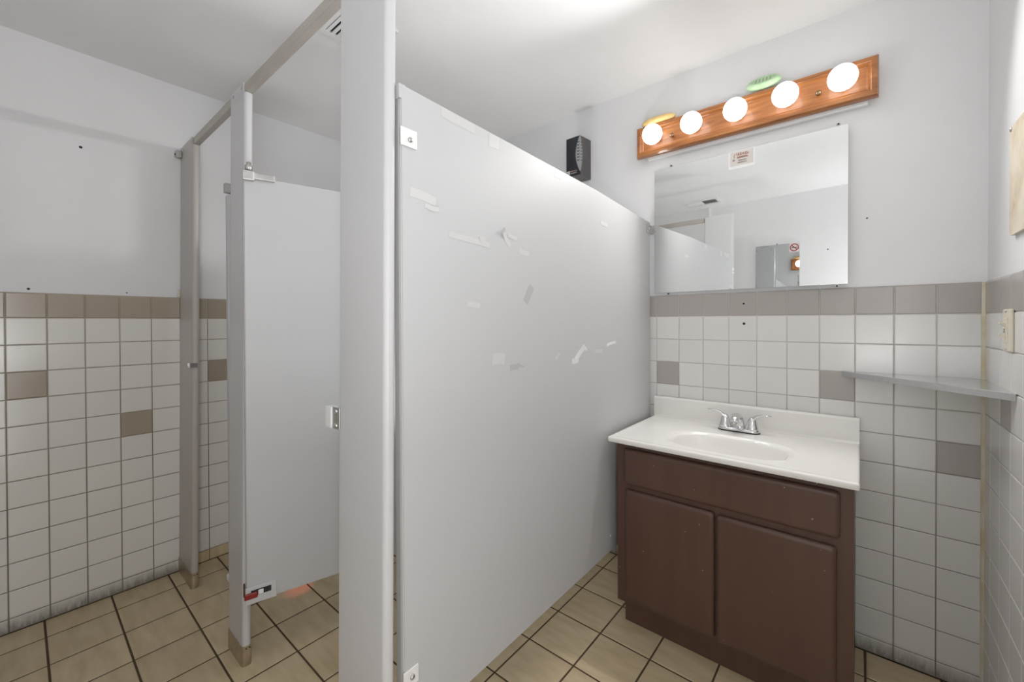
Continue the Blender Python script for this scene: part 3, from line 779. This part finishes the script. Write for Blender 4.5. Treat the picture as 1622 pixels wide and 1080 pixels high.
ab = thing('dispenser_mounting_board', 'stained yellow board left on the upper right wall', 'board', (XR, -0.43, 1.60))
k = NT('yellowed_board'); st = k.noise(k.coord(), 9, 6, 0.65); k.set(k.ramp(st, [(0.27, (0.40, 0.30, 0.18)), (0.42, (0.58, 0.50, 0.38)), (0.6, (0.66, 0.60, 0.50))]), 0.7)
bm = BM(); prism(bm, rrect(-0.13, 0.135, -0.135, 0.155, 0.014), 'x', P - 0.0005, -0.004)
bmesh.ops.bevel(bm, geom=list(bm.edges), offset=0.0015, segments=1, affect='EDGES')
obj('board', bm, k.m, ab)
screw('screw', ab, (-0.004, 0.122, 0.150), '-x', 0.006, m_zamac)

# small red spot light for the glow on the stall floor, source unseen
d = bpy.data.lights.new('red_floor_glow_light', 'SPOT'); d.energy = 1.2; d.color = (1.0, 0.17, 0.17); d.spot_size = math.radians(24); d.spot_blend = 0.9; d.shadow_soft_size = 0.004
o = bpy.data.objects.new('red_floor_glow_light', d); COL.objects.link(o); o.location = (-1.30, -1.06, 0.30)
o.rotation_euler = (Vector((-1.24, -1.18, 0.0)) - Vector(o.location)).to_track_quat('-Z', 'Y').to_euler()

# ------------------------------------------------------------------ ceiling vents
def vent(label, x0, x1, y0, y1, along, halves):
    cx, cy = (x0 + x1) / 2, (y0 + y1) / 2
    t = thing('ceiling_vent', label, 'vent', (cx, cy, H), group='ceiling vents')
    a, b_ = (x1 - x0) / 2, (y1 - y0) / 2; fr = 0.022
    bm = BM(); box(bm, -a, a, -b_, -b_ + fr, -0.010, -0.0005); box(bm, -a, a, b_ - fr, b_, -0.010, -0.0005)
    box(bm, -a, -a + fr, -b_ + fr, b_ - fr, -0.010, -0.0005); box(bm, a - fr, a, -b_ + fr, b_ - fr, -0.010, -0.0005)
    obj('frame', bm, m_whitemetal, t)
    obj('duct', bbox(-a + fr, a - fr, -b_ + fr, b_ - fr, -0.0016, -0.0006), m_dark, t)
    if halves:
        obj('divider', bbox(-0.004, 0.004, -b_ + fr, b_ - fr, -0.0095, -0.002), m_whitemetal, t)
    spans = [(-a + fr, -0.004), (0.004, a - fr)] if halves else [(-a + fr, a - fr)]
    for q, (s0, s1) in enumerate(spans):
        bm = BM()
        n = 12 if not halves else 11
        if along == 'x':
            m_ = 8; y0_, y1_ = -b_ + fr, b_ - fr
            for i in range(m_):
                yy = y0_ + (y1_ - y0_) * (i + 0.5) / m_
                box(bm, s0, s1, yy - 0.0065, yy + 0.0065, -0.0085, -0.0045)
        if along == 'y':
            for i in range(n):
                xx = s0 + (s1 - s0) * (i + 0.5) / n
                ang_ = 0.6 if not halves else (0.75 if q == 0 else -0.75)
                c, s = math.cos(ang_) * 0.006, math.sin(ang_) * 0.0045
                prism(bm, [(xx - c, -0.006 - s), (xx + c, -0.006 + s), (xx + c, -0.0052 + s), (xx - c, -0.0052 - s)], 'y', -b_ + fr, b_ - fr)
        obj('louvres', bm, m_whitemetal, t)
vent('white louvred vent over the stalls behind the near post top', -0.902, -0.667, -1.238, -1.020, 'x', False)
vent('white two-way ceiling vent seen in the mirror', -0.606, -0.305, -2.118, -1.960, 'y', True)

# ------------------------------------------------------------------ far wall, seen in the mirror
om = thing('small_wall_mirror', 'small frameless mirror on the far wall seen reflected', 'mirror', (0.112, YF + 0.0025, 1.684), (0, 0, -0.0095))
bm = BM(); box(bm, -0.167, 0.167, -P + 0.001, 0.003, -0.296, 0.299)
for fc in bm.faces: fc.material_index = 0 if fc.calc_center_median().y > 0.0029 else 1
obj('glass', bm, [m_glass, m_glassedge], om)
clip(om, 0.0, 0.299, 1, 0.0035, 1)
ns = thing('no_smoking_sign', 'red circle no smoking sticker on the reflected small mirror', 'sign', (0.242, YF + 0.0048, 1.944), (0, 0, -0.0095))
obj('plate', bbox(-0.036, 0.036, 0.0, 0.0007, -0.038, 0.038), plain('pink_white_vinyl', (0.70, 0.60, 0.60), 0.4), ns)
m_signred = plain('sign_red', (0.30, 0.035, 0.045), 0.5)
bm = BM(); rings = [[bm.verts.new((rr * math.cos(2 * math.pi * q / 40), yy, rr * math.sin(2 * math.pi * q / 40))) for q in range(40)] for rr, yy in ((0.025, 0.0008), (0.025, 0.0013), (0.033, 0.0013), (0.033, 0.0008))]
for A, Bv in zip(rings, rings[1:] + rings[:1]):
    for q in range(40): bm.faces.new((A[q], A[(q + 1) % 40], Bv[(q + 1) % 40], Bv[q]))
o = obj('ring', bm, m_signred, ns)
bm = BM(); c = math.cos(math.radians(45)); prism(bm, [(-0.021 - 0.0025, 0.021 - 0.0025), (0.021 - 0.0025, -0.021 - 0.0025), (0.021 + 0.0025, -0.021 + 0.0025), (-0.021 + 0.0025, 0.021 + 0.0025)], 'y', 0.0017, 0.0020)
obj('slash', bm, m_signred, ns)
bm = BM(); box(bm, -0.020, 0.012, 0.0009, 0.0014, -0.004, 0.003); box(bm, 0.014, 0.020, 0.0009, 0.0014, -0.004, 0.003); obj('cigarette', bm, m_dark, ns)
tag(obj('cable_raceway', bbox(-0.477, -0.460, YF - P + 0.0003, YF + 0.010, ZTOP + 0.002, H - 0.001, bev=0.002), m_whitemetal), 'white vertical cable cover on the far wall seen reflected', 'cable cover')
